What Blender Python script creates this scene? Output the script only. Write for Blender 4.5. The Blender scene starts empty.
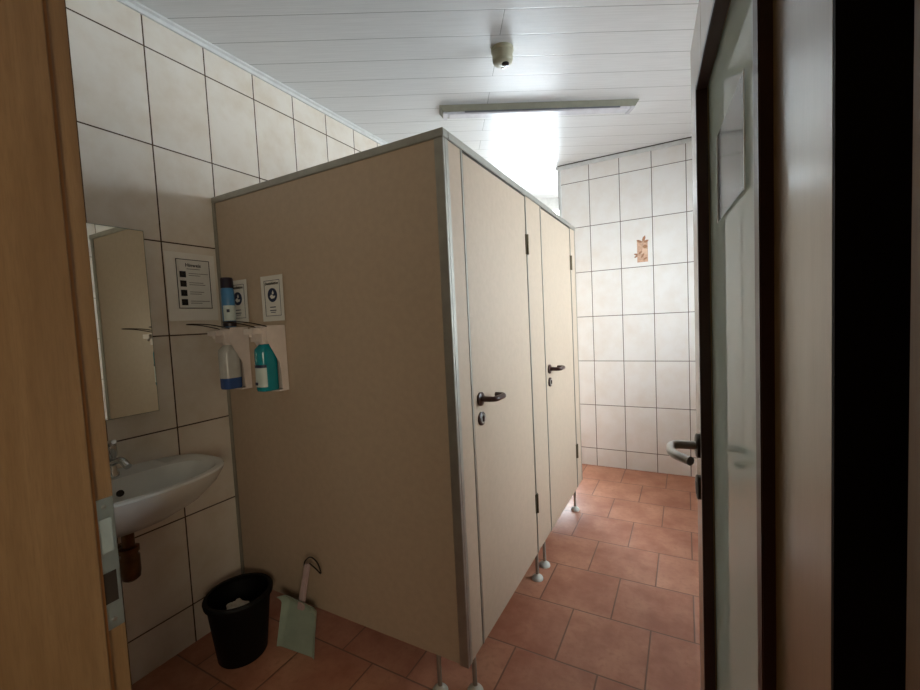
import bpy, bmesh, math, random
from mathutils import Vector, Matrix
random.seed(4)
S = bpy.context.scene
COL = S.collection
R = math.radians
# ------------------------------------------------------------------ node helpers
def new_mat(name):
    m = bpy.data.materials.new(name); m.use_nodes = True
    nt = m.node_tree; nt.nodes.clear()
    out = nt.nodes.new('ShaderNodeOutputMaterial')
    b = nt.nodes.new('ShaderNodeBsdfPrincipled')
    nt.links.new(b.outputs[0], out.inputs[0])
    return m, nt, b, out
class NT:
    def __init__(s, nt): s.nt = nt
    def n(s, t, **k):
        x = s.nt.nodes.new(t)
        for a, v in k.items(): setattr(x, a, v)
        return x
    def put(s, sock, v):
        if hasattr(v, 'links') or isinstance(v, bpy.types.NodeSocket): s.nt.links.new(v, sock)
        else: sock.default_value = v
    def m(s, op, a, b=0.0, c=0.0):
        x = s.n('ShaderNodeMath', operation=op)
        s.put(x.inputs[0], a); s.put(x.inputs[1], b); s.put(x.inputs[2], c)
        return x.outputs[0]
    def mix(s, f, a, b, blend='MIX'):
        x = s.n('ShaderNodeMix', data_type='RGBA', blend_type=blend)
        s.put(x.inputs[0], f); s.put(x.inputs[6], a); s.put(x.inputs[7], b)
        return x.outputs[2]
    def pos(s):
        g = s.n('ShaderNodeNewGeometry'); p = s.n('ShaderNodeSeparateXYZ')
        s.nt.links.new(g.outputs['Position'], p.inputs[0])
        return g.outputs['Position'], p.outputs
    def noise(s, vec, scale, detail=3.0, rough=.55):
        x = s.n('ShaderNodeTexNoise'); s.put(x.inputs['Vector'], vec)
        x.inputs['Scale'].default_value = scale; x.inputs['Detail'].default_value = detail
        x.inputs['Roughness'].default_value = rough
        return x.outputs['Fac']
    def ramp(s, v, a, b):
        x = s.n('ShaderNodeMapRange'); s.put(x.inputs[0], v)
        x.inputs[1].default_value = a; x.inputs[2].default_value = b
        return x.outputs[0]
    def bump(s, h, strength, dist=.01):
        x = s.n('ShaderNodeBump'); s.put(x.inputs['Height'], h)
        x.inputs['Strength'].default_value = strength; x.inputs['Distance'].default_value = dist
        return x.outputs[0]
    def edge(s, c, c0, w):      # distance to nearest joint and cell id
        t = s.m('DIVIDE', s.m('SUBTRACT', c, c0), w)
        fr = s.m('FRACT', t); d = s.m('MULTIPLY', s.m('MINIMUM', fr, s.m('SUBTRACT', 1.0, fr)), w)
        return d, s.m('FLOOR', t)
def rgb(h, g=2.2):
    return tuple((int(h[i:i+2], 16)/255)**g for i in (0, 2, 4)) + (1,)
def simple(name, col, rough=.5, metal=0, var=.06, scale=18, spec=.5, coat=0, bump=0):
    m, nt, b, o = new_mat(name); N = NT(nt)
    tc = N.n('ShaderNodeTexCoord').outputs['Object']
    f = N.noise(tc, scale)
    c2 = tuple(max(0, c*(1-var*2)) for c in col[:3]) + (1,)
    nt.links.new(N.mix(N.ramp(f, .35, .65), c2, col), b.inputs['Base Color'])
    b.inputs['Roughness'].default_value = rough; b.inputs['Metallic'].default_value = metal
    b.inputs['Specular IOR Level'].default_value = spec; b.inputs['Coat Weight'].default_value = coat
    if bump: nt.links.new(N.bump(f, bump, .002), b.inputs['Normal'])
    return m
def tile_mat(name, ax, u0, z0, base, base2, grout, w=.25, hgt=.4):
    m, nt, b, o = new_mat(name); N = NT(nt); P, p = N.pos()
    du, iu = N.edge(p[ax], u0, w); dz, iz = N.edge(p[2], z0, hgt)
    d = N.m('MINIMUM', du, dz)
    g = N.m('LESS_THAN', d, .0028)
    cmb = N.n('ShaderNodeCombineXYZ'); N.put(cmb.inputs[0], iu); N.put(cmb.inputs[1], iz)
    wn = N.n('ShaderNodeTexWhiteNoise'); N.put(wn.inputs['Vector'], cmb.outputs[0])
    v = N.n('ShaderNodeVectorMath', operation='ADD'); N.put(v.inputs[0], P)
    sc = N.n('ShaderNodeVectorMath', operation='SCALE'); N.put(sc.inputs[0], wn.outputs['Color']); sc.inputs['Scale'].default_value = 9
    N.put(v.inputs[1], sc.outputs[0])
    f = N.noise(v.outputs[0], 7, 4, .6)
    c = N.mix(N.ramp(f, .40, .72), base, base2)
    nt.links.new(N.mix(g, c, grout), b.inputs['Base Color'])
    nt.links.new(N.ramp(g, 0, 1), b.inputs['Roughness'])
    r = N.m('ADD', N.m('MULTIPLY', g, .5), .32); nt.links.new(r, b.inputs['Roughness'])
    nt.links.new(N.bump(N.ramp(d, .001, .005), .5, .002), b.inputs['Normal'])
    return m
def wood(name, c1, c2, rough=.35, coat=0.0, sc=1.0):
    m, nt, b, o = new_mat(name); N = NT(nt); P, p = N.pos()
    mp = N.n('ShaderNodeMapping'); N.put(mp.inputs['Vector'], P); mp.inputs['Scale'].default_value = (14*sc, 14*sc, .9*sc)
    f = N.noise(mp.outputs[0], 3.2, 5, .6)
    mp2 = N.n('ShaderNodeMapping'); N.put(mp2.inputs['Vector'], P); mp2.inputs['Scale'].default_value = (160*sc, 160*sc, 9*sc)
    f2 = N.noise(mp2.outputs[0], 4, 2, .5)
    c = N.mix(N.ramp(f, .3, .7), c1, c2)
    c = N.mix(N.m('MULTIPLY', N.ramp(f2, .45, .75), .35), c, tuple(x*.72 for x in c2[:3])+(1,))
    nt.links.new(c, b.inputs['Base Color'])
    b.inputs['Roughness'].default_value = rough; b.inputs['Coat Weight'].default_value = coat
    b.inputs['Coat Roughness'].default_value = .27
    return m
def glass_mat(name, tint, ior=1.5, rough=0.0, haze=0.0):
    m, nt, b, o = new_mat(name); N = NT(nt); nt.nodes.remove(b)
    t = N.n('ShaderNodeBsdfTransparent'); t.inputs[0].default_value = tint
    g = N.n('ShaderNodeBsdfGlossy'); g.inputs['Roughness'].default_value = rough
    f = N.n('ShaderNodeFresnel'); f.inputs[0].default_value = ior
    x = N.n('ShaderNodeMixShader')
    nt.links.new(f.outputs[0], x.inputs[0]); nt.links.new(t.outputs[0], x.inputs[1]); nt.links.new(g.outputs[0], x.inputs[2])
    last = x.outputs[0]
    if haze:
        d1 = N.n('ShaderNodeBsdfTranslucent'); d1.inputs[0].default_value = tint
        d2 = N.n('ShaderNodeBsdfDiffuse'); d2.inputs[0].default_value = tint
        dd = N.n('ShaderNodeMixShader'); dd.inputs[0].default_value = .4
        nt.links.new(d1.outputs[0], dd.inputs[1]); nt.links.new(d2.outputs[0], dd.inputs[2])
        y = N.n('ShaderNodeMixShader'); y.inputs[0].default_value = haze
        nt.links.new(last, y.inputs[1]); nt.links.new(dd.outputs[0], y.inputs[2]); last = y.outputs[0]
    nt.links.new(last, o.inputs[0])
    return m
# ------------------------------------------------------------------ materials
M = {}
M['tile_left'] = tile_mat('cream wall tiles dark joints', 1, .985, 2.5725, rgb('ded5c9'), rgb('d2c4b2'), rgb('4a3420'))
M['tile_far'] = tile_mat('cream wall tiles grey joints', 0, -.7227, 2.5596, rgb('e6e2de'), rgb('e0d8d0'), rgb('6b5f55'))
M['tile_side'] = tile_mat('cream side wall tiles', 1, .985, 2.5725, rgb('dcd7cf'), rgb('d6cbb9'), rgb('6b5d4d'))
def floor_mat():
    m, nt, b, o = new_mat('terracotta floor tiles'); N = NT(nt); P, p = N.pos()
    fd = .3268; fw = .3307
    dv, iv = N.edge(p[1], 2.864, fd)
    # rows numbered upwards from v=2.864 ; row k below -> half offset alternate
    par = N.m('FLOORED_MODULO', iv, 2.0)
    u = N.m('SUBTRACT', p[0], N.m('MULTIPLY', par, fw/2))
    du, iu = N.edge(u, -.4797+fw/2*0, fw)
    d = N.m('MINIMUM', du, dv)
    g = N.m('SUBTRACT', 1.0, N.ramp(d, .0022, .0042))
    cmb = N.n('ShaderNodeCombineXYZ'); N.put(cmb.inputs[0], iu); N.put(cmb.inputs[1], iv)
    wn = N.n('ShaderNodeTexWhiteNoise'); N.put(wn.inputs['Vector'], cmb.outputs[0])
    f = N.noise(P, 6, 5, .6)
    f = N.m('ADD', f, N.m('MULTIPLY', N.m('SUBTRACT', wn.outputs['Value'], .5), .16))
    c = N.mix(N.ramp(f, .3, .7), rgb('a0644e'), rgb('c08a70'))
    c = N.mix(N.ramp(N.noise(P, 40, 3), .5, .9), c, rgb('a06a52'))
    nt.links.new(N.mix(g, c, rgb('7c5848')), b.inputs['Base Color'])
    b.inputs['Roughness'].default_value = .42
    nt.links.new(N.bump(N.m('ADD', N.m('SUBTRACT', 1.0, g), N.m('MULTIPLY', f, .15)), .35, .003), b.inputs['Normal'])
    return m
M['floor'] = floor_mat()
def ceil_mat():
    m, nt, b, o = new_mat('white ceiling planks'); N = NT(nt); P, p = N.pos()
    c30, s30 = math.cos(R(30)), math.sin(R(30))
    u = N.m('ADD', N.m('MULTIPLY', p[0], c30), N.m('MULTIPLY', p[1], s30))
    v = N.m('ADD', N.m('MULTIPLY', p[0], -s30), N.m('MULTIPLY', p[1], c30))
    dv, iv = N.edge(v, 1.893, .1655)
    par = N.m('FLOORED_MODULO', iv, 2.0)
    du, iu = N.edge(N.m('SUBTRACT', u, N.m('MULTIPLY', par, 3.0)), .318, 6.0)
    d = N.m('MINIMUM', dv, du)
    g = N.m('LESS_THAN', d, .0016)
    cb_ = N.n('ShaderNodeCombineXYZ'); N.put(cb_.inputs[0], N.m('MULTIPLY', u, 1.5)); N.put(cb_.inputs[1], N.m('MULTIPLY', v, 40.0))
    f = N.noise(cb_.outputs[0], 3, 3)
    c = N.mix(N.ramp(f, .35, .7), rgb('dcdcdc'), rgb('d2d2d2'))
    nt.links.new(N.mix(g, c, rgb('8a8a88')), b.inputs['Base Color'])
    b.inputs['Roughness'].default_value = .36; b.inputs['Specular IOR Level'].default_value = .45
    nt.links.new(N.bump(N.ramp(d, .0006, .004), .25, .002), b.inputs['Normal'])
    return m
M['ceiling'] = ceil_mat()
M['plaster'] = simple('corridor plaster', rgb('b8ab96'), .8)
M['beech'] = wood('beech veneer', rgb('83694c'), rgb('70573c'), .38, .1)
M['leaf'] = wood('pale beech door veneer', rgb('8c7656'), rgb('846e4c'), .32, .55)
M['seal'] = simple('brown rebate seal', rgb('86592f'), .7)
M['edge'] = simple('shaded door edge', rgb('100906'), .7, 0, .06, 18, .2)  # brown hinge edge coloured near black to carry its shade
M['brown'] = simple('dark brown paint', rgb('33190d'), .4)
M['alu'] = simple('satin aluminium', rgb('a9a79f'), .42, .75)
M['steel'] = simple('brushed steel', rgb('b4b4b2'), .28, 1)
M['zinc'] = simple('zinc strike plate', rgb('aab4b6'), .35, .9)
M['slot_metal'] = simple('bright slot metal', rgb('98a6a8'), .5, .2)
M['rosette'] = simple('shaded steel rosette', rgb('3f3a34'), .4, .4)  # steel darkened in the colour, as the rosette edges lie in shade
M['hole'] = simple('dark recess', rgb('241c14'), .8)
M['panel'] = simple('cream laminate', rgb('b3a08c'), .42, 0, .03, 40)
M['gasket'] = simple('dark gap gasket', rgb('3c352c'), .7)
M['hinge'] = simple('bronze hinge', rgb('5c5340'), .45, .6)
M['handle'] = simple('dark brown nylon', rgb('3b211b'), .35)
M['white_plastic'] = simple('white plastic', rgb('dcd8d2'), .4)
M['foot'] = simple('pale grey plastic foot', rgb('d0cfc6'), .4)
M['ceramic'] = simple('white ceramic', rgb('d9d9d4'), .22, 0, .02, 6, .5, .2)
M['chrome'] = simple('chrome', rgb('c4c4c2'), .1, 1)
M['brass'] = simple('tarnished brass', rgb('66492f'), .35, .9, .2)
M['mirror'] = simple('mirror silver', rgb('e6eae6'), .01, 1, 0)
M['mirror_edge'] = simple('mirror edge glass', rgb('6f7d74'), .2)
M['paper'] = simple('white paper', rgb('dcdad4'), .6, 0, .02)
M['laminate'] = simple('laminated sheet', rgb('e8e4dc'), .4, 0, .02)
M['ink'] = simple('black ink', rgb('17171c'), .6)
M['blue_ink'] = simple('navy print', rgb('24304e'), .5)
M['pink_plastic'] = simple('white dispenser plastic', rgb('e2d6d0'), .4)
M['wire'] = simple('dark lever wire', rgb('3a2c22'), .35, .7)
M['teal'] = simple('teal liquid bottle', rgb('1c8a98'), .2, 0, .05)
M['clear_bottle'] = simple('milky bottle', rgb('c6c6c2'), .25)
M['blue_liquid'] = simple('blue liquid', rgb('3c5a94'), .25)
M['bottle_label'] = simple('bottle label', rgb('c9d6d2'), .4)
M['spray_blue'] = simple('blue bottle', rgb('4c86b8'), .3, 0, .1)
M['dark_cap'] = simple('dark violet cap', rgb('201426'), .4)
M['black'] = simple('black plastic', rgb('070708'), .6, 0, .06, 18, .25)
M['mint'] = simple('pale mint plastic', rgb('9caea0'), .5)
M['pink_handle'] = simple('pale pink handle', rgb('b9a3a3'), .5)
M['cord'] = simple('dark cord', rgb('2a221e'), .8)
M['white_paint'] = simple('white painted moulding', rgb('d8d8d6'), .35)
M['lamp'] = simple('shaded white lamp body', rgb('8f8c7c'), .4)  # housing tone darkened for the shade on its backlit near side
M['lens'] = simple('milky lamp cover', rgb('d8d6dc'), .25)
M['lamp_slot'] = simple('lamp tube shade', rgb('6a6a70'), .3)
M['sensor'] = simple('ivory sensor plastic', rgb('b0ab92'), .4)
M['sensor_lens'] = simple('dark sensor lens', rgb('3c3838'), .2)
M['motif'] = simple('orange tile print', rgb('d8b096'), .3, 0, .14, 60)
M['motif_dark'] = simple('brown tile print', rgb('a87c60'), .3)
M['motif_mid'] = simple('pale peach tile print', rgb('e0bfa6'), .3)
M['door_glass'] = glass_mat('door glass', (.88, .96, .93, 1), 1.40, 0, .42)
M['window_glass'] = glass_mat('window glass', (.97, .99, 1, 1), 1.45)
M['thin_sheet'] = glass_mat('thin lilac sheet', (.90, .86, .90, 1), 1.2, .2, .5)
M['sleeve'] = glass_mat('clear plastic sleeve', (.93, .94, .95, 1), 1.3, .1, .06)
# ------------------------------------------------------------------ mesh builder
class MB:
    def __init__(s): s.bm = bmesh.new()
    def poly(s, pts):
        s.bm.faces.new([s.bm.verts.new(p) for p in pts]); return s
    def box(s, a, b):
        (x0, y0, z0), (x1, y1, z1) = a, b
        x0, x1 = sorted((x0, x1)); y0, y1 = sorted((y0, y1)); z0, z1 = sorted((z0, z1))
        v = [s.bm.verts.new(p) for p in ((x0,y0,z0),(x1,y0,z0),(x1,y1,z0),(x0,y1,z0),(x0,y0,z1),(x1,y0,z1),(x1,y1,z1),(x0,y1,z1))]
        for f in ((3,2,1,0),(4,5,6,7),(0,1,5,4),(1,2,6,5),(2,3,7,6),(3,0,4,7)): s.bm.faces.new([v[i] for i in f])
        return s
    def obox(s, o, ex, ey, ez, a, b):      # box in a local frame
        n0 = len(s.bm.verts); s.box(a, b); s.bm.verts.ensure_lookup_table()
        o, ex, ey, ez = map(Vector, (o, ex, ey, ez))
        for v in s.bm.verts[n0:]: v.co = o + ex*v.co.x + ey*v.co.y + ez*v.co.z
        return s
    def prism(s, pts, d):                  # extrude polygon by vector d
        d = Vector(d); a = [s.bm.verts.new(p) for p in pts]; b = [s.bm.verts.new(Vector(p)+d) for p in pts]
        n = len(pts); s.bm.faces.new(a[::-1]); s.bm.faces.new(b)
        for i in range(n): s.bm.faces.new((a[i], a[(i+1) % n], b[(i+1) % n], b[i]))
        return s
    def loft(s, rings, close=True, cap0=True, cap1=True):
        rs = [[s.bm.verts.new(p) for p in r] for r in rings]
        n = len(rs[0])
        for a, b in zip(rs, rs[1:]):
            for i in range(n if close else n-1):
                j = (i+1) % n; s.bm.faces.new((a[i], a[j], b[j], b[i]))
        if cap0: s.bm.faces.new(rs[0][::-1])
        if cap1: s.bm.faces.new(rs[-1])
        return s
    def lathe(s, c, prof, n=28, ax=(0, 0, 1), cap0=True, cap1=True):
        c = Vector(c); ax = Vector(ax).normalized(); t = ax.orthogonal().normalized(); w = ax.cross(t)
        return s.loft([[c + ax*h + (t*math.cos(2*math.pi*i/n) + w*math.sin(2*math.pi*i/n))*max(r, 1e-4) for i in range(n)] for r, h in prof], True, cap0, cap1)
    def tube(s, path, r, n=10, cap=True):
        P = [Vector(p) for p in path]; rings = []; t0 = (P[1]-P[0]).normalized(); nrm = t0.orthogonal().normalized()
        for i, p in enumerate(P):
            a = (P[i]-P[i-1]).normalized() if i else t0
            b = (P[i+1]-P[i]).normalized() if i < len(P)-1 else a
            t = (a+b).normalized(); nrm = (nrm - t*nrm.dot(t)).normalized(); w = t.cross(nrm)
            rr = r[i] if isinstance(r, (list, tuple)) else r
            rings.append([p + (nrm*math.cos(2*math.pi*k/n) + w*math.sin(2*math.pi*k/n))*rr for k in range(n)])
        return s.loft(rings, True, cap, cap)
    def build(s, name, mat, parent=None, bevel=0, smooth=False, seg=2):
        bmesh.ops.recalc_face_normals(s.bm, faces=s.bm.faces)
        if bevel:
            ed = [e for e in s.bm.edges if len(e.link_faces) == 2 and e.calc_face_angle(0) > .6]
            bmesh.ops.bevel(s.bm, geom=ed, offset=bevel, segments=seg, affect='EDGES', clamp_overlap=True)
        off = Vector((0, 0, 0)); q = parent
        while q: off += q.location; q = q.parent
        if parent is None:
            xs = [v.co for v in s.bm.verts]
            lo = Vector([min(v[i] for v in xs) for i in range(3)]); hi = Vector([max(v[i] for v in xs) for i in range(3)])
            loc = Vector(((lo.x+hi.x)/2, (lo.y+hi.y)/2, lo.z))
        else: loc = Vector((0, 0, 0))
        for v in s.bm.verts: v.co -= off + loc
        me = bpy.data.meshes.new(name); s.bm.to_mesh(me); s.bm.free()
        me.materials.append(M[mat])
        if smooth:
            me.polygons.foreach_set('use_smooth', [True]*len(me.polygons))
            try: me.set_sharp_from_angle(angle=R(40))
            except Exception: pass
        o = bpy.data.objects.new(name, me); COL.objects.link(o); o.location = loc
        if parent: o.parent = parent
        return o
def arc(pts, k=6):     # rounded polyline through corner points (quadratic blends)
    P = [Vector(p) for p in pts]; out = [P[0]]
    for a, b, c in zip(P, P[1:], P[2:]):
        r = min((a-b).length, (c-b).length)*.48
        s, e = b + (a-b).normalized()*r, b + (c-b).normalized()*r
        for i in range(k+1):
            t = i/k; out.append(s*(1-t)**2 + b*2*t*(1-t) + e*t*t)
    out.append(P[-1]); return out
def tag(o, label=None, cat=None, group=None, kind=None):
    if label: o['label'] = label
    if cat: o['category'] = cat
    if group: o['group'] = group
    if kind: o['kind'] = kind
    return o
def thing(name, loc, label, cat, group=None, kind=None):
    o = bpy.data.objects.new(name, None); COL.objects.link(o); o.location = loc; o.empty_display_size = .05
    return tag(o, label, cat, group, kind)
def text_bm(body, size, o, ex, ey, depth=.0006, align='CENTER'):
    cu = bpy.data.curves.new('lettering', 'FONT'); cu.body = body; cu.size = size; cu.align_x = align; cu.align_y = 'CENTER'; cu.resolution_u = 3
    cu.extrude = depth/2; cu.offset = size*.022
    ob = bpy.data.objects.new('lettering', cu); COL.objects.link(ob)
    dg = bpy.context.evaluated_depsgraph_get(); dg.update()
    me = bpy.data.meshes.new_from_object(ob.evaluated_get(dg))
    mb = MB(); mb.bm.from_mesh(me)
    o, ex, ey = Vector(o), Vector(ex), Vector(ey); ez = ex.cross(ey)
    for v in mb.bm.verts: v.co = o + ex*v.co.x + ey*v.co.y + ez*v.co.z
    bpy.data.objects.remove(ob); bpy.data.meshes.remove(me); bpy.data.curves.remove(cu)
    return mb
# ------------------------------------------------------------------ room shell
XL, XR, YF, H = -1.949, 1.2, 3.859, 2.725
XA = -.988                                   # left end of the far wall
E0 = Vector((-.735, .275, 0)); EA = R(3.4)
EU = Vector((math.cos(EA), math.sin(EA), 0)); EV = Vector((-math.sin(EA), math.cos(EA), 0)); EZ = Vector((0, 0, 1))
def ent(u, v, z=0): return E0 + EU*u + EV*v + EZ*z
def ey(x): return E0.y + (x-E0.x)*math.tan(EA)
CW = 4.8
def wy(x): return (CW + .5*x)/.8660254       # window wall, at 30 degrees
def S_(name, mb, mat, label, cat, **k): return tag(mb.build(name, mat, **k), label, cat, None, 'structure')
S_('floor', MB().prism([(XL-.1, -2.2, -.06), (XR+.1, -2.2, -.06), (XR+.1, 6.1, -.06), (XL-.1, 6.1, -.06)], (0, 0, .06)), 'floor', 'terracotta tiled floor laid in staggered rows', 'floor')
S_('ceiling', MB().prism([(XL-.1, -.2, H), (XR+.1, -.2, H), (XR+.1, YF+.12, H), (XA+.12, YF+.12, H), (XA+.12, wy(XA+.12)+.1, H), (XL-.1, wy(XL-.1)+.1, H)], (0, 0, .05)), 'ceiling', 'glossy white plank ceiling laid at an angle', 'ceiling')
S_('wall_left', MB().box((XL-.1, ey(XL)-.15, 0), (XL, wy(XL)+.06, H)), 'tile_left', 'cream tiled wall with dark joints behind the washbasin', 'wall')
fw = MB().box((XA, YF, 0), (XR+.1, YF+.12, H)).box((XA, YF+.12, 0), (XA+.12, wy(XA)+.05, H))
S_('wall_far', fw, 'tile_far', 'bright cream tiled wall at the far end beyond the cubicles', 'wall')
# right wall with an opening for the added window
W2 = (2.25, 3.4, 1.0, 2.35)
rw = MB()
for a, b in (((XR, .2, 0), (XR+.1, W2[0], H)), ((XR, W2[1], 0), (XR+.1, YF, H)), ((XR, W2[0], 0), (XR+.1, W2[1], W2[2])), ((XR, W2[0], W2[3]), (XR+.1, W2[1], H))): rw.box(a, b)
S_('wall_right', rw, 'tile_side', 'cream tiled wall behind the open door', 'wall')
# window wall at an angle
WU = Vector((math.cos(R(30)), math.sin(R(30)), 0)); WV = Vector((-.5, .8660254, 0))
WO = Vector((XL, wy(XL), 0)); WL = (XA-XL)/math.cos(R(30))
ww = MB(); w0, w1, wz0, wz1 = .06, WL-.04, .5, 2.64
for a, b in (((-.2, 0, 0), (w0, .1, H)), ((w1, 0, 0), (WL+.2, .1, H)), ((w0, 0, 0), (w1, .1, wz0)), ((w0, 0, wz1), (w1, .1, H))): ww.obox(WO, WU, WV, EZ, a, b)
S_('wall_window', ww, 'white_paint', 'white wall around the bright window behind the cubicles', 'wall')
def window(name, o, u, v, a0, a1, z0, z1, label):
    fr = MB(); t = .05
    for a, b in (((a0, -.0, z0), (a0+t, .06, z1)), ((a1-t, 0, z0), (a1, .06, z1)), ((a0+t, 0, z0), (a1-t, .06, z0+t)), ((a0+t, 0, z1-t), (a1-t, .06, z1))): fr.obox(o, u, v, EZ, a, b)
    w = fr.build(name, 'white_paint'); tag(w, label, 'window', None, 'structure')
    MB().obox(o, u, v, EZ, (a0+t, .028, z0+t), (a1-t, .032, z1-t)).build('pane', 'window_glass', w)
    MB().obox(o, u, v, EZ, ((a0+a1)/2-.02, .005, z0+t), ((a0+a1)/2+.02, .055, z1-t)).build('mullion', 'white_paint', w)
window('window_1', WO, WU, WV, w0, w1, wz0, wz1, 'bright daylight window in the niche behind the cubicles')
window('added_window', Vector((XR+.02, 0, 0)), Vector((0, 1, 0)), Vector((1, 0, 0)), W2[0], W2[1], W2[2], W2[3], 'unseen window added for light in the wall behind the open door')  # unseen window, added to light the far wall and cubicle doors
# entrance wall with doorway, corridor behind
LU0, LU1, LH = .015, .836, 1.99
ew = MB()
for a, b in (((-1.3, -.14, 0), (LU0-.035, 0, H)), ((LU1+.035, -.14, 0), (2.0, 0, H)), ((LU0-.035, -.14, LH+.035), (LU1+.035, 0, H))): ew.obox(E0, EU, EV, EZ, a, b)
S_('wall_entrance', ew, 'plaster', 'plastered wall around the entrance doorway', 'wall')
cw = MB().box((-1.75, -2.1, 0), (-1.65, .1, 2.6)).box((1.2, -2.1, 0), (1.3, .2, 2.6)).box((-1.75, -2.2, 0), (1.3, -2.1, 2.6)).box((-1.75, -2.2, 2.55), (1.3, ey(0)-.2, 2.65))
S_('wall_corridor', cw, 'plaster', 'plastered corridor walls outside the doorway', 'wall')
# mouldings
S_('trim_1', MB().prism([(XL, ey(XL), H), (XL+.024, ey(XL), H), (XL+.024, ey(XL), H-.008), (XL+.014, ey(XL), H-.014), (XL+.011, ey(XL), H-.028), (XL, ey(XL), H-.028)], (0, wy(XL)-ey(XL), 0)), 'white_paint', 'white ceiling moulding along the washbasin wall', 'moulding')
S_('trim_2', MB().box((XA-.02, YF-.022, H-.034), (XR, YF, H-.004)), 'white_paint', 'white ceiling moulding above the far tiled wall', 'moulding', bevel=.003)
S_('trim_3', MB().box((XA-.006, YF-.006, 0), (XA+.02, YF, H-.034)).box((XA-.006, YF-.006, 0), (XA, YF+.05, H-.034)), 'white_paint', 'white edge strip on the free end of the far wall', 'edge strip')
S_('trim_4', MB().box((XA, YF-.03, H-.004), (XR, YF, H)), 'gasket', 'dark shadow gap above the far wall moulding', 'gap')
# ------------------------------------------------------------------ door frame and door leaf
df = thing('door_2', ent(.42, -.07), 'beech veneered door frame with strike plate around the camera side doorway', 'door frame', None, 'structure')
ST = .027
def jamb(sgn):
    u = LU0 if sgn > 0 else LU1
    a, b = (-.035, 0) if sgn > 0 else (0, .035)
    mb = MB().obox(E0, EU, EV, EZ, (u+a, -.16, 0), (u+b, -ST, LH))
    a2, b2 = (-.035, -.015) if sgn > 0 else (.015, .035)
    return mb.obox(E0, EU, EV, EZ, (u+a2, -ST, 0), (u+b2, .003, LH))
jl = jamb(1).build('jamb', 'beech', df, .0015); jr = jamb(-1).build('jamb', 'beech', df, .0015)
MB().obox(E0, EU, EV, EZ, (LU0-.035, -.16, LH), (LU1+.035, 0, LH+.035)).build('head_jamb', 'beech', df, .0015)
MB().obox(E0, EU, EV, EZ, (LU0-.105, 0, 0), (LU0-.040, .012, LH+.08)).build('architrave', 'beech', df, .003)
MB().obox(E0, EU, EV, EZ, (LU0-.040, 0, LH+.02), (LU1+.016, .012, LH+.08)).build('architrave', 'beech', df, .003)
# seal in the rebate corner
MB().obox(E0, EU, EV, EZ, (LU0-.014, -ST, .002), (LU0-.008, -ST+.006, LH)).build('seal', 'seal', df)
sp = MB().obox(E0, EU, EV, EZ, (LU0-.016, -ST+.001, .955), (LU0-.0140, .0015, 1.146)).obox(E0, EU, EV, EZ, (LU0-.026, .0010, .955), (LU0-.0140, .0020, 1.146))
st = sp.build('strike_plate', 'zinc', df, .0004); tag(st, 'metal strike plate with two slots')
MB().obox(E0, EU, EV, EZ, (LU0-.0137, -ST+.007, 1.068), (LU0-.0131, -.003, 1.117)).build('slot', 'slot_metal', st)
MB().obox(E0, EU, EV, EZ, (LU0-.0137, -ST+.007, .994), (LU0-.0131, -.003, 1.039)).build('slot', 'hole', st)
for z in (.968, 1.134): MB().lathe(ent(LU0-.0136, -.010, z), [(.003, 0), (.003, .0008), (.001, .0012)], 12, EU).build('screw', 'steel', st)
# leaf : s runs from the free edge to the hinges, q is out of the left face
LA = R(4.1)
LF = Vector((.0215, 1.1779, 0))
LS = Vector((math.sin(LA), -math.cos(LA), 0)); LQ = Vector((-math.cos(LA), -math.sin(LA), 0))
def lf(s, q, z): return LF + LS*s + LQ*q + EZ*z
LW, LTOP, TH = .843, 1.985, .042
SA, SB, ZA, ZB = .20, .70, .28, 1.812
dl = thing('door_1', lf(.42, -.02, 0), 'open glazed wooden door with dark brown glazing beads and steel lever handle', 'door', None, 'structure')
def lbox(mb, a, b): return mb.obox(LF, LS, LQ, EZ, a, b)
lv = MB()
for a, b in (((.0, -TH, .01), (SA, 0, LTOP)), ((SB+.0, -TH, .01), (LW-.004, 0, LTOP)), ((SA, -TH, ZB), (SB, 0, LTOP)), ((SA, -TH, .01), (SB, 0, ZA))): lbox(lv, a, b)
lv.build('leaf', 'leaf', dl, .0012)
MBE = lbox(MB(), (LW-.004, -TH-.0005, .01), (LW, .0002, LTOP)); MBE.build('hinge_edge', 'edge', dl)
bd = MB(); BW = .012; G = -.0115
for q0, q1 in ((G+.003, .011),):
    lbox(bd, (SA-.0, q0, ZA), (SA+BW, q1, ZB)); lbox(bd, (SB-BW, q0, ZA), (SB+.008, q1, ZB))
    lbox(bd, (SA+BW, q0, ZB-BW), (SB-BW, q1, ZB)); lbox(bd, (SA+BW, q0, ZA), (SB-BW, q1, ZA+BW))
b_ = bd.build('glazing_bead', 'brown', dl, .0012); tag(b_, 'dark brown glazing bead')
lbox(MB(), (SA+.001, G-.0028, ZA+.001), (SB-.001, G-.0008, ZB-.001)).build('pane', 'door_glass', dl)
HS, HZ = .085, 1.060
def lever(mb, P, A, B, Cdir, stem, length, ret, r):   # P on face, A outwards, B lever direction
    P, A, B = Vector(P), Vector(A), Vector(B)
    return mb.tube(arc([P, P+A*stem, P+A*stem+B*length, P+A*(stem-ret)+B*(length+.003)] if not Cdir else [P, P+A*stem, P+A*(stem+.002)+B*.075, P+A*(stem-ret)+B*length], 9), r, 14)
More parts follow.
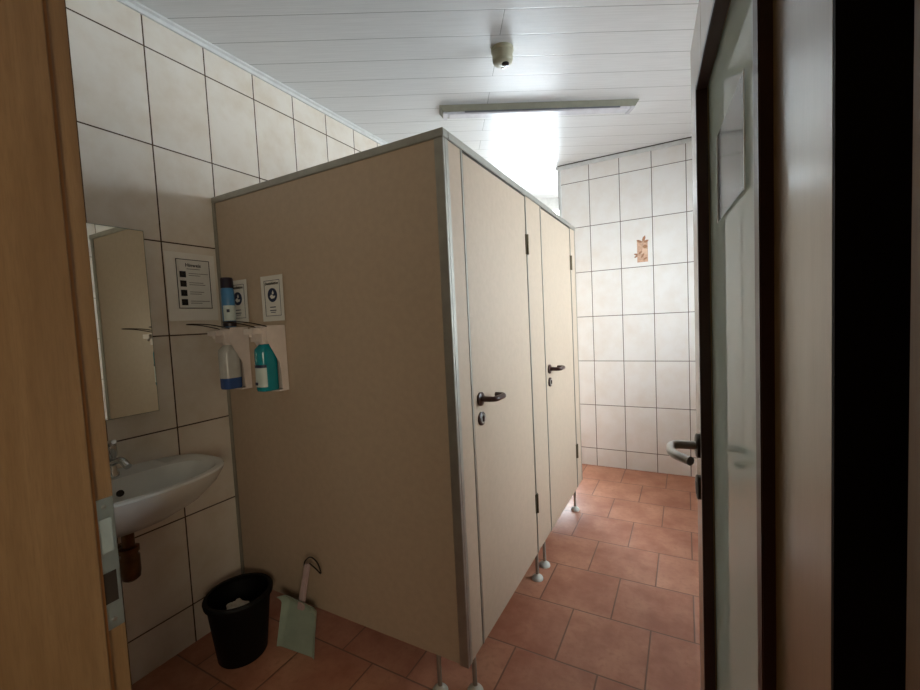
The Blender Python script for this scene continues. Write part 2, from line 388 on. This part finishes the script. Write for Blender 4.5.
for q, A in ((0, LQ), (-TH, -LQ)):
    MB().lathe(lf(HS, q, HZ), [(.028, 0), (.028, .008), (.025, .010)], 28, A).build('rosette', 'rosette', dl, 0, True)
    hd = MB()
    lever(hd, lf(HS, q, HZ), A, LS, 1, .062, .118, .032, .0098)
    tag(hd.build('lever_handle', 'steel', dl, 0, True), 'brushed steel return lever handle')
    k = MB().lathe(lf(HS, q, HZ-.098), [(.028, 0), (.028, .008), (.025, .010)], 28, A).build('lock_rosette', 'rosette', dl, 0, True)
    MB().obox(lf(HS, q, HZ-.098), LS, A, EZ, (-.005, .0095, -.016), (.005, .0104, .012)).build('keyhole', 'hole', k)
lbox(MB(), (-.0012, -.030, .94), (.001, -.010, 1.16)).build('lock_plate', 'zinc', dl)
for z in (.3, 1.65):
    MB().lathe(lf(LW+.006, -.004, z), [(.007, 0), (.007, .09)], 14).build('hinge', 'steel', dl, 0, True)
# sheet in a clear sleeve stuck to the glass
def grid_sheet(mb, fn, nu=6, nv=6, th=.0006, nrm=(0, 0, 0)):
    nrm = Vector(nrm)*th; top = [[mb.bm.verts.new(fn(i/nu, j/nv)+nrm) for j in range(nv+1)] for i in range(nu+1)]
    bot = [[mb.bm.verts.new(fn(i/nu, j/nv)) for j in range(nv+1)] for i in range(nu+1)]
    for i in range(nu):
        for j in range(nv):
            mb.bm.faces.new((top[i][j], top[i+1][j], top[i+1][j+1], top[i][j+1])); mb.bm.faces.new((bot[i][j+1], bot[i+1][j+1], bot[i+1][j], bot[i][j]))
    ring_t = [top[i][0] for i in range(nu+1)] + [top[nu][j] for j in range(1, nv+1)] + [top[i][nv] for i in range(nu-1, -1, -1)] + [top[0][j] for j in range(nv-1, 0, -1)]
    ring_b = [bot[i][0] for i in range(nu+1)] + [bot[nu][j] for j in range(1, nv+1)] + [bot[i][nv] for i in range(nu-1, -1, -1)] + [bot[0][j] for j in range(nv-1, 0, -1)]
    n = len(ring_t)
    for i in range(n): mb.bm.faces.new((ring_t[i], ring_b[i], ring_b[(i+1) % n], ring_t[(i+1) % n]))
    return mb
ps = thing('paper_notice', lf(.42, G-.004, 1.56), 'pale sheet in a clear sleeve stuck on the glass of the open door', 'notice')
pg = G-.0002
grid_sheet(MB(), lambda a, b: lf(.330+.195*a, pg+.0016, 1.532+.128*b), 2, 2, .0004, LQ).build('sheet', 'thin_sheet', ps)
grid_sheet(MB(), lambda a, b: lf(.318+.218*a, pg+.0022, 1.524+.144*b), 2, 2, .0002, LQ).build('sleeve', 'sleeve', ps)
lbox(MB(), (.317, pg+.002, 1.522), (.320, pg+.0032, 1.668)).build('edge_highlight', 'white_plastic', ps)  # white strips stand in for highlights along the sleeve edges
lbox(MB(), (.534, pg+.002, 1.522), (.537, pg+.0032, 1.668)).build('edge_highlight', 'white_plastic', ps)
# ------------------------------------------------------------------ toilet cubicle block
CX, CY0, CY1, CT = -.687, 1.218, 3.078, 2.008
ZB0 = .157
cb = thing('toilet_cubicle', (-1.3, 2.15, 0), 'cream toilet cubicle block of two doors with aluminium profiles on thin legs', 'toilet cubicle')
T = .028
MB().box((XL+.022, CY0+.002, ZB0), (CX-.034, CY0+T, CT-.028)).build('front_panel', 'panel', cb, .001)
MB().box((XL+.002, CY0-.003, ZB0), (XL+.022, CY0+T+.004, CT-.028)).build('wall_profile', 'alu', cb, .001)
MB().box((CX-.034, CY0-.001, ZB0-.003), (CX+.001, CY0+.012, CT-.028)).box((CX-.012, CY0+.012, ZB0-.003), (CX+.001, CY0+.034, CT-.028)).build('corner_profile', 'alu', cb, .0015)
MB().box((XL+.002, CY0-.004, CT-.028), (CX+.004, CY0+T+.004, CT)).build('top_rail', 'alu', cb, .002)
MB().box((CX-T-.004, CY0+T+.004, CT-.028), (CX+.004, CY1+.002, CT)).build('top_rail', 'alu', cb, .002)
MB().box((XL+.002, CY1-T, CT-.028), (CX-T-.004, CY1+.002, CT)).build('top_rail', 'alu', cb, .002)
MB().box((XL+.002, CY1-T, ZB0), (CX-T, CY1, CT-.028)).build('end_panel', 'panel', cb, .001)
MB().box((XL+.002, 2.13, ZB0), (CX-T-.002, 2.13+T, CT-.028)).build('divider_panel', 'panel', cb, .001)
def strip(y, w=.010): return MB().box((CX-T, y, ZB0-.001), (CX+.0015, y+w, CT-.029))
for y0, y1 in ((CY0+.034, 1.338), (2.026, 2.256), (2.938, CY1-.012)):
    pl = MB().box((CX-T, y0, ZB0), (CX-.0005, y1, CT-.029)).build('pilaster', 'panel', cb, .0008)
for y in (1.341, 2.0145, 2.259, 2.926): strip(y).build('edge_profile', 'alu', cb, .0008)
strip(CY1-.011, .011).build('end_profile', 'alu', cb, .0008)
for y in (1.3385, 2.0245, 2.2563, 2.936): MB().box((CX-T+.002, y, ZB0), (CX-.004, y+.0025, CT-.03)).build('joint', 'gasket', cb)
def cub_door(y0, y1):
    d = MB().box((CX-T, y0+.005, ZB0-.002), (CX-.001, y1-.004, CT-.036)).build('door', 'panel', cb, .001)
    g = MB().box((CX-T+.004, y0, ZB0), (CX-.006, y0+.0045, CT-.033)).box((CX-T+.004, y1-.0035, ZB0), (CX-.006, y1, CT-.033)).box((CX-T+.004, y0, CT-.0355), (CX-.006, y1, CT-.029)).build('door_gap', 'gasket', d)
    y = y0+.058; zh = 1.077
    hb = MB().lathe((CX-.001, y, zh), [(.026, 0), (.026, .008), (.022, .010)], 28, (1, 0, 0))
    lever(hb, (CX, y, zh), (1, 0, 0), (0, 1, 0), 0, .062, .095, .04, .0105)
    hb.build('lever_handle', 'handle', d, 0, True)
    lk = MB().lathe((CX-.001, y, zh-.075), [(.026, 0), (.026, .008), (.022, .010)], 28, (1, 0, 0)).build('lock_indicator', 'handle', d, 0, True)
    MB().lathe((CX+.008, y, zh-.075), [(.019, 0), (.0185, .0015)], 24, (1, 0, 0)).build('lock_disc', 'alu', d, 0, True)
    MB().box((CX+.009, y-.006, zh-.075-.012), (CX+.014, y+.006, zh-.075+.012)).build('lock_slot', 'handle', d, .002)
    for z in (1.69, .37):
        MB().lathe((CX+.004, y1+.004, z), [(.0075, 0), (.0075, .048), (.0065, .048), (.0065, .050), (.0075, .050), (.0075, .098)], 14).box((CX-.001, y1-.012, z), (CX+.003, y1+.018, z+.098)).build('hinge', 'hinge', d, 0, True)
cub_door(1.352, 2.0135); cub_door(2.270, 2.925)
for x, y in ((-.822, 1.236), (-.704, 1.292), (-.704, 2.035), (-.704, 2.165), (-.704, 2.90), (-1.3, 3.06), (-1.3, 2.14)):
    lg = MB().lathe((x, y, .028), [(.0085, 0), (.0085, ZB0-.028)], 14).build('leg', 'alu', cb, 0, True)
    MB().lathe((x, y, 0), [(.030, 0), (.030, .007), (.025, .015), (.013, .023), (.010, .026)], 22).build('foot', 'foot', lg, 0, True)
# ------------------------------------------------------------------ ceiling lamp and sensor
LP = thing('fluorescent_lamp', (-.778, 2.649, H-.055), 'long unlit fluorescent batten lamp on the ceiling planks', 'ceiling lamp')
LO = Vector((-1.327, 2.33, 0)); LD = Vector((1.098, .638, 0)); LLEN = LD.length; LD.normalize(); LN = Vector((-LD.y, LD.x, 0))
def lb(u, v, z): return LO + LD*u + LN*v + EZ*z
MB().loft([[lb(0, 0, H), lb(LLEN, 0, H), lb(LLEN, .115, H), lb(0, .115, H)], [lb(.022, .012, H-.036), lb(LLEN-.022, .012, H-.036), lb(LLEN-.022, .103, H-.036), lb(.022, .103, H-.036)]]).build('housing', 'lamp', LP, .002)
MB().loft([[lb(.03, .014, H-.036), lb(LLEN-.03, .014, H-.036), lb(LLEN-.03, .101, H-.036), lb(.06, .101, H-.036)], [lb(.062, .03, H-.046), lb(LLEN-.062, .03, H-.046), lb(LLEN-.062, .085, H-.046), lb(.062, .085, H-.046)]]).build('cover', 'lens', LP, .002)
MB().tube([lb(.16, .016, H-.038), lb(LLEN-.12, .016, H-.038)], .005, 8).build('tube_slot', 'lamp_slot', LP)
for u in (.023, LLEN-.051): MB().obox(LO, LD, LN, EZ, (u, .013, H-.046), (u+.028, .102, H-.034)).build('end_cap', 'lens', LP, .003)
SN = thing('motion_sensor', (-.795, 2.1, H-.075), 'round ivory motion sensor on the ceiling before the lamp', 'motion sensor')
sx, sy = -.785, 2.045
MB().lathe((sx, sy, H), [(.056, 0), (.056, -.014), (.052, -.018)], 32).build('base', 'sensor', SN, 0, True)
MB().lathe((sx, sy, H-.018), [(.051, 0), (.051, -.036), (.048, -.046), (.040, -.052), (.012, -.055), (.001, -.055)], 32).build('body', 'sensor', SN, 0, True)
MB().lathe((sx+.012, sy+.004, H-.069), [(.020, 0), (.020, -.006), (.014, -.010), (.001, -.011)], 20, (.2, .1, 1)).build('lens', 'sensor_lens', SN, 0, True)
MB().lathe((sx-.012, sy+.030, H-.062), [(.014, 0), (.012, -.008), (.001, -.011)], 18).build('lens', 'sensor_lens', SN, 0, True)
# ------------------------------------------------------------------ washbasin
by, bz = .725, .864
wb = thing('wash_basin', (XL, by, bz-.2), 'white ceramic washbasin with chrome tap and brass trap on tiled wall', 'washbasin')
def oval(d, hw, z, x0=XL+.0004, n=48, p=2.35):
    r = []
    for i in range(n):
        t = 2*math.pi*i/n; c, s = math.cos(t), math.sin(t)
        y = hw*math.copysign(abs(c)**(2/p), c)
        x = d*.5*(1+math.copysign(abs(s)**(2/p), s)) if s >= 0 else d*.5*(1-abs(s)**(2/4.5))
        r.append(Vector((x0+x, by+y, z)))
    return r
D0, W0 = .43, .283
rings = [oval(.16, .09, bz-.178, XL+.06), oval(.22, .14, bz-.168, XL+.035), oval(.33, .215, bz-.12, XL+.008), oval(.40, .262, bz-.06), oval(.425, .279, bz-.02), oval(D0, W0, bz-.006), oval(D0-.004, W0-.003, bz), oval(D0-.02, W0-.02, bz+.002)]
inner = [oval(.29, W0-.055, bz-.004, XL+.115), oval(.275, W0-.07, bz-.022, XL+.122), oval(.24, W0-.11, bz-.075, XL+.135), oval(.17, W0-.17, bz-.115, XL+.165), oval(.06, .03, bz-.125, XL+.215)]
MB().loft(rings+inner).build('basin', 'ceramic', wb, 0, True)
MB().lathe((XL+.143, by-.022, bz-.052), [(.012, 0), (.012, .004), (.009, .004)], 20, (1, 0, .45)).build('overflow', 'hole', wb)
MB().lathe((XL+.245, by, bz-.1255), [(.024, 0), (.024, .004), (.016, .005)], 20).build('drain', 'chrome', wb, 0, True)
tp = MB().lathe((XL+.075, by-.022, bz), [(.030, 0), (.030, .012), (.025, .018), (.025, .07), (.029, .076), (.029, .115), (.020, .125)], 24).tube(arc([(XL+.08, by-.022, bz+.05), (XL+.17, by-.018, bz+.075), (XL+.205, by-.015, bz+.052)]), .012, 12).build('tap', 'chrome', wb, 0, True)
MB().tube([(XL+.065, by-.022, bz+.118), (XL+.10, by-.022, bz+.130), (XL+.135, by-.022, bz+.137)], [.010, .008, .008], 12).build('tap_lever', 'chrome', tp, 0, True)
tr = MB().lathe((XL+.215, by-.04, bz-.345), [(.018, 0), (.027, .008), (.030, .03), (.030, .085), (.026, .09), (.026, .10), (.031, .102), (.031, .118), (.019, .122), (.019, .180)], 24)
tr.tube(arc([(XL+.215, by-.04, bz-.245), (XL+.12, by-.05, bz-.245), (XL-.002, by-.05, bz-.245)]), .017, 14)
tag(tr.build('bottle_trap', 'brass', wb, 0, True), 'tarnished brass bottle trap')
# ------------------------------------------------------------------ mirror
mi = thing('wall_mirror', (XL, .66, 1.06), 'frameless wall mirror above the washbasin', 'mirror')
MB().box((XL+.001, .40, 1.062), (XL+.007, .918, 1.805)).build('glass_edge', 'mirror_edge', mi)
MB().box((XL+.0071, .402, 1.064), (XL+.0076, .916, 1.803)).build('mirror_face', 'mirror', mi)
# ------------------------------------------------------------------ signs
def lines(mb, o, ex, ey, nrm, rects):
    for x0, y0, x1, y1 in rects: mb.obox(o, ex, ey, nrm, (x0, y0, .0004), (x1, y1, .0010))
    return mb
X_, Y_ = Vector((1, 0, 0)), Vector((0, 1, 0))
hg = thing('instruction_sign', (XL, 1.097, 1.435), 'large laminated sheet with four pictograms taped to the wall tiles', 'sign')
O = Vector((XL+.002, .990, 1.435)); nx = X_
grid_sheet(MB(), lambda a, b: O+Y_*(.214*a)+EZ*(.30*b)+X_*(.003*math.sin(a*3.1)), 6, 4, .0008, X_).build('sheet', 'laminate', hg, 0, True)
O = O + X_*.0042
fx0, fx1, fz0, fz1 = .041, .187, .054, .272
lines(MB(), O, Y_, EZ, X_, [(fx0+.001, fz0+.001, fx1-.001, fz1-.001)]).build('print_area', 'paper', hg)
O = O + X_*.0008
lines(MB(), O, Y_, EZ, X_, [(fx0, fz0, fx1, fz0+.003), (fx0, fz1-.003, fx1, fz1), (fx0, fz0, fx0+.003, fz1), (fx1-.003, fz0, fx1, fz1)]).build('border', 'ink', hg)
text_bm('Hinweis', .021, O+Y_*.114+EZ*.246+X_*.0008, Y_, EZ).build('lettering', 'ink', hg)
rs = [(.085, .2285, .142, .2305)]
for k in range(4):
    z = .205-.041*k
    rs += [(.092, z+.004, .092+(.085 if k in (0, 3) else .062), z+.006), (.092, z-.005, .092+(.05 if k != 1 else .07), z-.003)]
lines(MB(), O, Y_, EZ, X_, rs).build('text_line', 'gasket', hg)
for k in range(4):
    z = .205-.041*k
    pc = lines(MB(), O, Y_, EZ, X_, [(.054, z-.014, .080, z+.013)]).build('pictogram', 'ink', hg)
    lines(MB(), O+X_*.0004, Y_, EZ, X_, [(.062+.002*k, z-.004, .070, z+.001), (.060, z+.004, .066+.001*k, z+.006)]).build('symbol', 'gasket', pc)
def small_sign(x0, label, body):
    sg = thing('hygiene_sign', (x0+.07, CY0, 1.414), label, 'sign', 'two small hand hygiene notices on the cubicle panel')
    n = Vector((0, -1, 0)); o = Vector((x0, CY0-.0005, 1.414)); w, h = .142, .196
    cur = lambda a, b: .002+.010*max(0, a-.72)*(1.4-b)+.004*max(0, .2-a)
    grid_sheet(MB(), lambda a, b: o+X_*(w*a)+EZ*(h*b)+n*cur(a, b), 10, 5, .0005, n).build('sheet', 'paper', sg, 0, True)
    o2 = o+n*.0032; f0, f1, g0, g1 = .021, .121, .022, .176
    bm_ = MB()
    for a in ((f0, g0, f1, g0+.002), (f0, g1-.002, f1, g1), (f0, g0, f0+.002, g1), (f1-.002, g0, f1, g1)):
        lines(bm_, o2, X_, EZ, n, [a])
    bm_.build('border', 'blue_ink', sg)
    text_bm(body, .0165, o2+X_*.071+EZ*.162+n*.0008, X_, EZ).build('lettering', 'ink', sg)
    c = MB().lathe(o2+X_*.071+EZ*.112, [(.030, .0), (.030, .0008)], 36, n).build('symbol_disc', 'blue_ink', sg)
    # white hand under a drop
    hp = [(-.017, -.006), (-.006, -.016), (.012, -.014), (.019, -.004), (.006, -.004), (.0, .002), (-.008, .002)]
    MB().prism([o2+X_*(.071+a)+EZ*(.112+b)+n*.0008 for a, b in hp], n*.0005).build('hand_symbol', 'paper', c)
    dp = [(0, .020)] + [(.006*math.cos(t), .009+.006*math.sin(t)) for t in [R(20-22*i) for i in range(10)]]
    MB().prism([o2+X_*(.075+a)+EZ*(.112+b)+n*.0008 for a, b in dp], n*.0005).build('drop_symbol', 'paper', c)
    lines(MB(), o2, X_, EZ, n, [(.052, .058, .088, .062), (.050, .044, .090, .048), (.055, .036, .085, .0385)]).build('text_line', 'blue_ink', sg)
small_sign(-1.876, 'small notice with round blue symbol, behind the blue spray bottle', 'Desinfektion')
small_sign(-1.637, 'small notice with round blue symbol above the teal bottle dispenser', 'Desinfektion')
# ------------------------------------------------------------------ dispensers
def dispenser(xr, bottle_kind, label):
    """wall dispenser: xr = plane of the cheek on the right"""
    w = .085; xc = xr-w/2
    d = thing('soap_dispenser', (xc, CY0, 1.118), label, 'dispenser', 'two lever dispensers on the cubicle panel')
    yb = CY0-.0005
    cheek = [(yb, 1.395), (1.132, 1.395), (1.126, 1.375), (1.126, 1.332), (1.138, 1.312), (1.180, 1.235), (1.186, 1.122), (yb, 1.122)]
    hb = MB()
    for x in (xr-.003, xr-w): hb.prism([(x, y, z) for y, z in cheek], (.003, 0, 0))
    hb.box((xr-w+.003, yb-.004, 1.122), (xr-.003, yb, 1.395)).box((xr-w+.003, 1.130, 1.391), (xr-.003, yb-.004, 1.395))
    hb.box((xr-w, 1.165, 1.116), (xr, yb, 1.1225))
    hb.build('housing', 'pink_plastic', d, .001)
    pm = MB().box((xr-w+.005, 1.108, 1.330), (xr-.005, 1.150, 1.388)).box((xr-w+.012, 1.074, 1.362), (xr-.012, 1.110, 1.384)).lathe((xc, 1.083, 1.350), [(.006, 0), (.006, .014)], 12)
    pm.lathe((xc, 1.143, 1.318), [(.020, 0), (.020, .03)], 20).build('pump_head', 'pink_plastic', d, .0015)
    lv_ = []
    a = [(xr-.004, 1.138, 1.368), (xr-.004, 1.138, 1.390), (xr-.006, 1.05, 1.411), (xr-.016, .980, 1.415)]
    b = [(2*xc-x, y, z) for x, y, z in a]
    MB().tube(arc(a+b[::-1], 4), .0022, 8).build('lever', 'wire', d, 0, True)
    yc = 1.146; r0, r1 = .036, .034
    def rr(hx, hy, z, n=28):
        return [Vector((xc+hx*math.copysign(abs(math.cos(t))**.7, math.cos(t)), yc+hy*math.copysign(abs(math.sin(t))**.7, math.sin(t)), z)) for t in [2*math.pi*i/n for i in range(n)]]
    hx, hy = .034, .042
    if bottle_kind == 'teal':
        bt = MB().loft([rr(hx*.93, hy*.93, 1.1235), rr(hx, hy, 1.130), rr(hx, hy, 1.285), rr(hx*.97, hy*.95, 1.298), rr(hx*.6, hy*.55, 1.316), rr(.017, .017, 1.320), rr(.017, .017, 1.330)]).build('bottle', 'teal', d, 0, True)
        lab = MB().loft([[p for p in rr(hx+.0008, hy+.0008, z) if True] for z in (1.142, 1.232)], True, False, False)
        # keep only the front half of the label ring
        bmesh.ops.delete(lab.bm, geom=[f for f in lab.bm.faces if f.calc_center_median().y > yc+.01 or f.calc_center_median().x > xc+.032], context='FACES')
        lb_ = lab.build('bottle_label', 'bottle_label', bt, 0, True)
        lab = MB().loft([rr(hx+.0014, hy+.0014, z) for z in (1.222, 1.234)], True, False, False)
        bmesh.ops.delete(lab.bm, geom=[f for f in lab.bm.faces if f.calc_center_median().y > yc+.01 or f.calc_center_median().x > xc+.032], context='FACES')
        lab.build('label_band', 'blue_ink', bt, 0, True)
        MB().box((xc-.018, yc-hy-.0022, 1.150), (xc-.002, yc-hy-.0002, 1.162)).build('label_mark', 'blue_ink', bt)
    else:
        bt = MB().loft([rr(hx, hy, 1.172), rr(hx, hy, 1.285), rr(hx*.97, hy*.95, 1.298), rr(hx*.6, hy*.55, 1.316), rr(.017, .017, 1.320), rr(.017, .017, 1.330)]).build('bottle', 'clear_bottle', d, 0, True)
        tag(MB().loft([rr(hx*.93, hy*.93, 1.1235), rr(hx, hy, 1.130), rr(hx, hy, 1.172)]).build('bottle_base', 'blue_liquid', bt, 0, True), 'blue liquid left in the bottle')
    return d
dispenser(-1.752, 'clear', 'dispenser with an almost empty milky bottle, nearer to the tiled wall')
dispenser(-1.505, 'teal', 'dispenser holding a teal bottle with a white label')
# blue bottle standing on the left dispenser
sbx, sby, sbz = -1.813, 1.172, 1.3965
sb = thing('spray_bottle', (sbx, sby, sbz), 'blue bottle with dark cap standing on the milky bottle dispenser', 'bottle')
MB().lathe((sbx, sby, sbz), [(.024, 0), (.027, .004), (.027, .165), (.023, .178)], 28).build('body', 'spray_blue', sb, 0, True)
MB().lathe((sbx, sby, sbz+.176), [(.026, 0), (.026, .042), (.023, .047)], 28).build('cap', 'dark_cap', sb, 0, True)
MB().lathe((sbx, sby, sbz+.003), [(.0274, 0), (.0274, .018)], 28, (0, 0, 1), False, False).build('base_band', 'dark_cap', sb, 0, True)
lab = MB().lathe((sbx, sby, sbz+.030), [(.0275, 0), (.0275, .068)], 28, (0, 0, 1), False, False)
bmesh.ops.delete(lab.bm, geom=[f for f in lab.bm.faces if f.calc_center_median().x < sbx+.002], context='FACES')
lab.build('bottle_label', 'bottle_label', sb, 0, True)
MB().obox((sbx, sby, sbz+.075), Vector((.5, .866, 0)), Vector((.866, -.5, 0)), EZ, (-.010, .024, -.008), (.002, .0280, .006)).build('label_mark', 'blue_ink', sb)
# ------------------------------------------------------------------ waste bin
bx, by2 = -1.695, 1.040
wbn = thing('waste_bin', (bx, by2, 0), 'black plastic waste bin in the corner beside the tiled wall', 'waste bin')
MB().lathe((bx, by2, 0), [(.001, 0), (.092, 0), (.096, .006), (.124, .262), (.121, .262), (.093, .010), (.001, .008)], 40, (0, 0, 1), False, False).build('body', 'black', wbn, 0, True)
MB().lathe((bx, by2, .245), [(.123, 0), (.133, .004), (.135, .018), (.130, .026), (.118, .026), (.1175, .012), (.122, 0)], 40, (0, 0, 1), False, False).build('rim', 'black', wbn, 0, True)
cp = MB(); bmesh.ops.create_icosphere(cp.bm, subdivisions=3, radius=1)
for v in cp.bm.verts:
    k = 1 + .25*math.sin(v.co.x*7+v.co.y*3)*math.cos(v.co.z*6) + random.uniform(-.1, .1)
    v.co = Vector((bx+.006, by2-.012, .200)) + Vector((v.co.x*.055*k, v.co.y*.04*k, v.co.z*.030*k))
tag(cp.build('crumpled_paper', 'paper'), 'crumpled white paper towel lying in the black bin', 'paper towel')
# paper filling under the visible towel
for i, (dx, dy, z, r) in enumerate(((-.03, .02, .10, .06), (.04, .0, .11, .055), (.0, -.03, .06, .06), (.0, .03, .155, .05))):
    pass
# ------------------------------------------------------------------ dustpan leaning on the cubicle
dpn = thing('dustpan', (-1.49, 1.16, 0), 'pale mint dustpan standing on its edge against the cubicle panel', 'dustpan')
A0 = Vector((-1.480, 1.138, .002)); U = Vector((.995, .085, 0)).normalized(); V = Vector((.034, .028, .215)).normalized(); Nn = U.cross(V).normalized()
if Nn.y > 0: Nn = -Nn
def dp_(a, b, c): return A0+U*a+V*b+Nn*c
# tray: floor plate plus raised sides, open towards the floor edge
def tray_pt(a, b):
    w = .104-.012*b; u = (a*2-1)*w
    k = abs(a*2-1); lift = .030*max(0, (k-.80)/.20)**1.5*(.25+.75*b) + .034*max(0, (b-.82)/.18)**1.5
    return dp_(u, (.25-.02*a)*b+.006*math.sin(a*3.14)*(1-b)*0, lift)
grid_sheet(MB(), tray_pt, 24, 18, .003, Nn).build('tray', 'mint', dpn, 0, True)
hdl = MB().loft([[dp_(a, b, c) for a, c in ((-w, .004), (w, .004), (w, .004+t), (-w, .004+t))] for b, w, t in ((.19, .017, .016), (.235, .014, .018), (.30, .012, .016), (.385, .013, .014))]).build('handle', 'pink_handle', dpn, .003, True)
tag(hdl, 'pale pink handle')
MB().tube(arc([dp_(-.012, .365, .012), dp_(-.018, .392, .014), dp_(.01, .425, .015), dp_(.060, .408, .02), dp_(.088, .360, .02), dp_(.058, .376, .018), dp_(.012, .392, .014)], 5), .0028, 8).build('hanging_loop', 'cord', dpn, 0, True)
# ------------------------------------------------------------------ decorated tile motif on the far wall
mt = bpy.data.objects['wall_far']
def mf(pts, y=.0006): return [(x, YF-y, z) for x, z in pts]
MB().prism(mf([(-.345, 1.797), (-.262, 1.797), (-.262, 1.975), (-.345, 1.975)], .0002), (0, -.0006, 0)).build('tile_print', 'motif', mt); tp_ = bpy.data.objects['tile_print']; tag(tp_, 'small orange leaf motif printed on a tile'); mt = tp_
MB().prism(mf([(-.318, 1.865), (-.266, 1.860), (-.266, 1.905), (-.300, 1.91)], .0009), (0, -.0003, 0)).build('print_patch', 'motif_mid', mt)
def leaf_m(cx, cz, ang, l, w):
    ca, sa = math.cos(R(ang)), math.sin(R(ang))
    return mf([(cx+ca*l*t-sa*w*s, cz+sa*l*t+ca*w*s) for t, s in ((0, 0), (.3, .5), (.7, .45), (1, 0), (.7, -.45), (.3, -.5))], .0010)
for c in ((-.300, 1.965, 70, .055, .022), (-.305, 1.960, 150, .05, .02), (-.295, 1.960, 20, .045, .02), (-.338, 1.862, 165, .035, .015), (-.340, 1.858, 215, .035, .015), (-.302, 1.925, 0, .04, .03), (-.315, 1.83, 60, .05, .015), (-.30, 1.815, 30, .04, .014), (-.335, 1.865, 40, .04, .016)):
    MB().prism(leaf_m(*c), (0, -.0004, 0)).build('leaf_print', 'motif_dark', mt)
# ------------------------------------------------------------------ light
w = bpy.data.worlds.new('daylight'); S.world = w; w.use_nodes = True
bg = w.node_tree.nodes['Background']; bg.inputs[0].default_value = (.87, .95, 1, 1)
WN = NT(w.node_tree); tcw = WN.n('ShaderNodeTexCoord'); spw = WN.n('ShaderNodeSeparateXYZ'); WN.put(spw.inputs[0], tcw.outputs['Generated'])
# bright overcast sky, darker ground below the horizon
WN.put(bg.inputs[1], WN.m('ADD', 3.5, WN.m('MULTIPLY', WN.ramp(spw.outputs[2], -.50, -.27), 14)))
def portal(name, c, d, sx, sy):
    l = bpy.data.lights.new(name, 'AREA'); l.shape = 'RECTANGLE'; l.size = sx; l.size_y = sy; l.cycles.is_portal = True
    o = bpy.data.objects.new(name, l); COL.objects.link(o); o.location = c
    o.rotation_euler = Vector(d).to_track_quat('-Z', 'Y').to_euler()
portal('window_portal', WO+WU*((w0+w1)/2)+WV*.11+EZ*((wz0+wz1)/2), -WV, w1-w0, wz1-wz0)
portal('window_portal', (XR+.12, (W2[0]+W2[1])/2, (W2[2]+W2[3])/2), (-1, 0, 0), W2[1]-W2[0], W2[3]-W2[2])
cl = bpy.data.lights.new('corridor_fill', 'AREA'); cl.shape = 'RECTANGLE'; cl.size = .6; cl.size_y = .6; cl.energy = 10.5; cl.color = (1, .85, .62)  # unseen warm fill light added for the jamb and cubicle front
lo = bpy.data.objects.new('corridor_fill', cl); COL.objects.link(lo); lo.location = (.75, -.75, 1.35); lo.rotation_euler = Vector((-.72, .69, .10)).to_track_quat('-Z', 'Y').to_euler()
# ------------------------------------------------------------------ camera
f, yaw, pitch, roll = 416.87, .4960, .0568, -.0482
cam = bpy.data.cameras.new('camera'); co = bpy.data.objects.new('camera', cam); COL.objects.link(co)
cam.sensor_fit = 'HORIZONTAL'; cam.sensor_width = 36; cam.lens = 36*f/920; cam.clip_start = .01
fwd = Vector((-math.sin(yaw)*math.cos(pitch), math.cos(yaw)*math.cos(pitch), -math.sin(pitch)))
rt = Vector((math.cos(yaw), math.sin(yaw), 0)); up = rt.cross(fwd)
c, s = math.cos(roll), math.sin(roll)
r2 = rt*c + up*s; u2 = up*c - rt*s
mw = Matrix((r2, u2, -fwd)).transposed().to_4x4(); mw.translation = (0, 0, 1.374)
co.matrix_world = mw
S.camera = co
v = S.view_settings; v.view_transform = 'Standard'; v.look = 'None'; v.gamma = 1; v.use_curve_mapping = False; v.exposure = .55
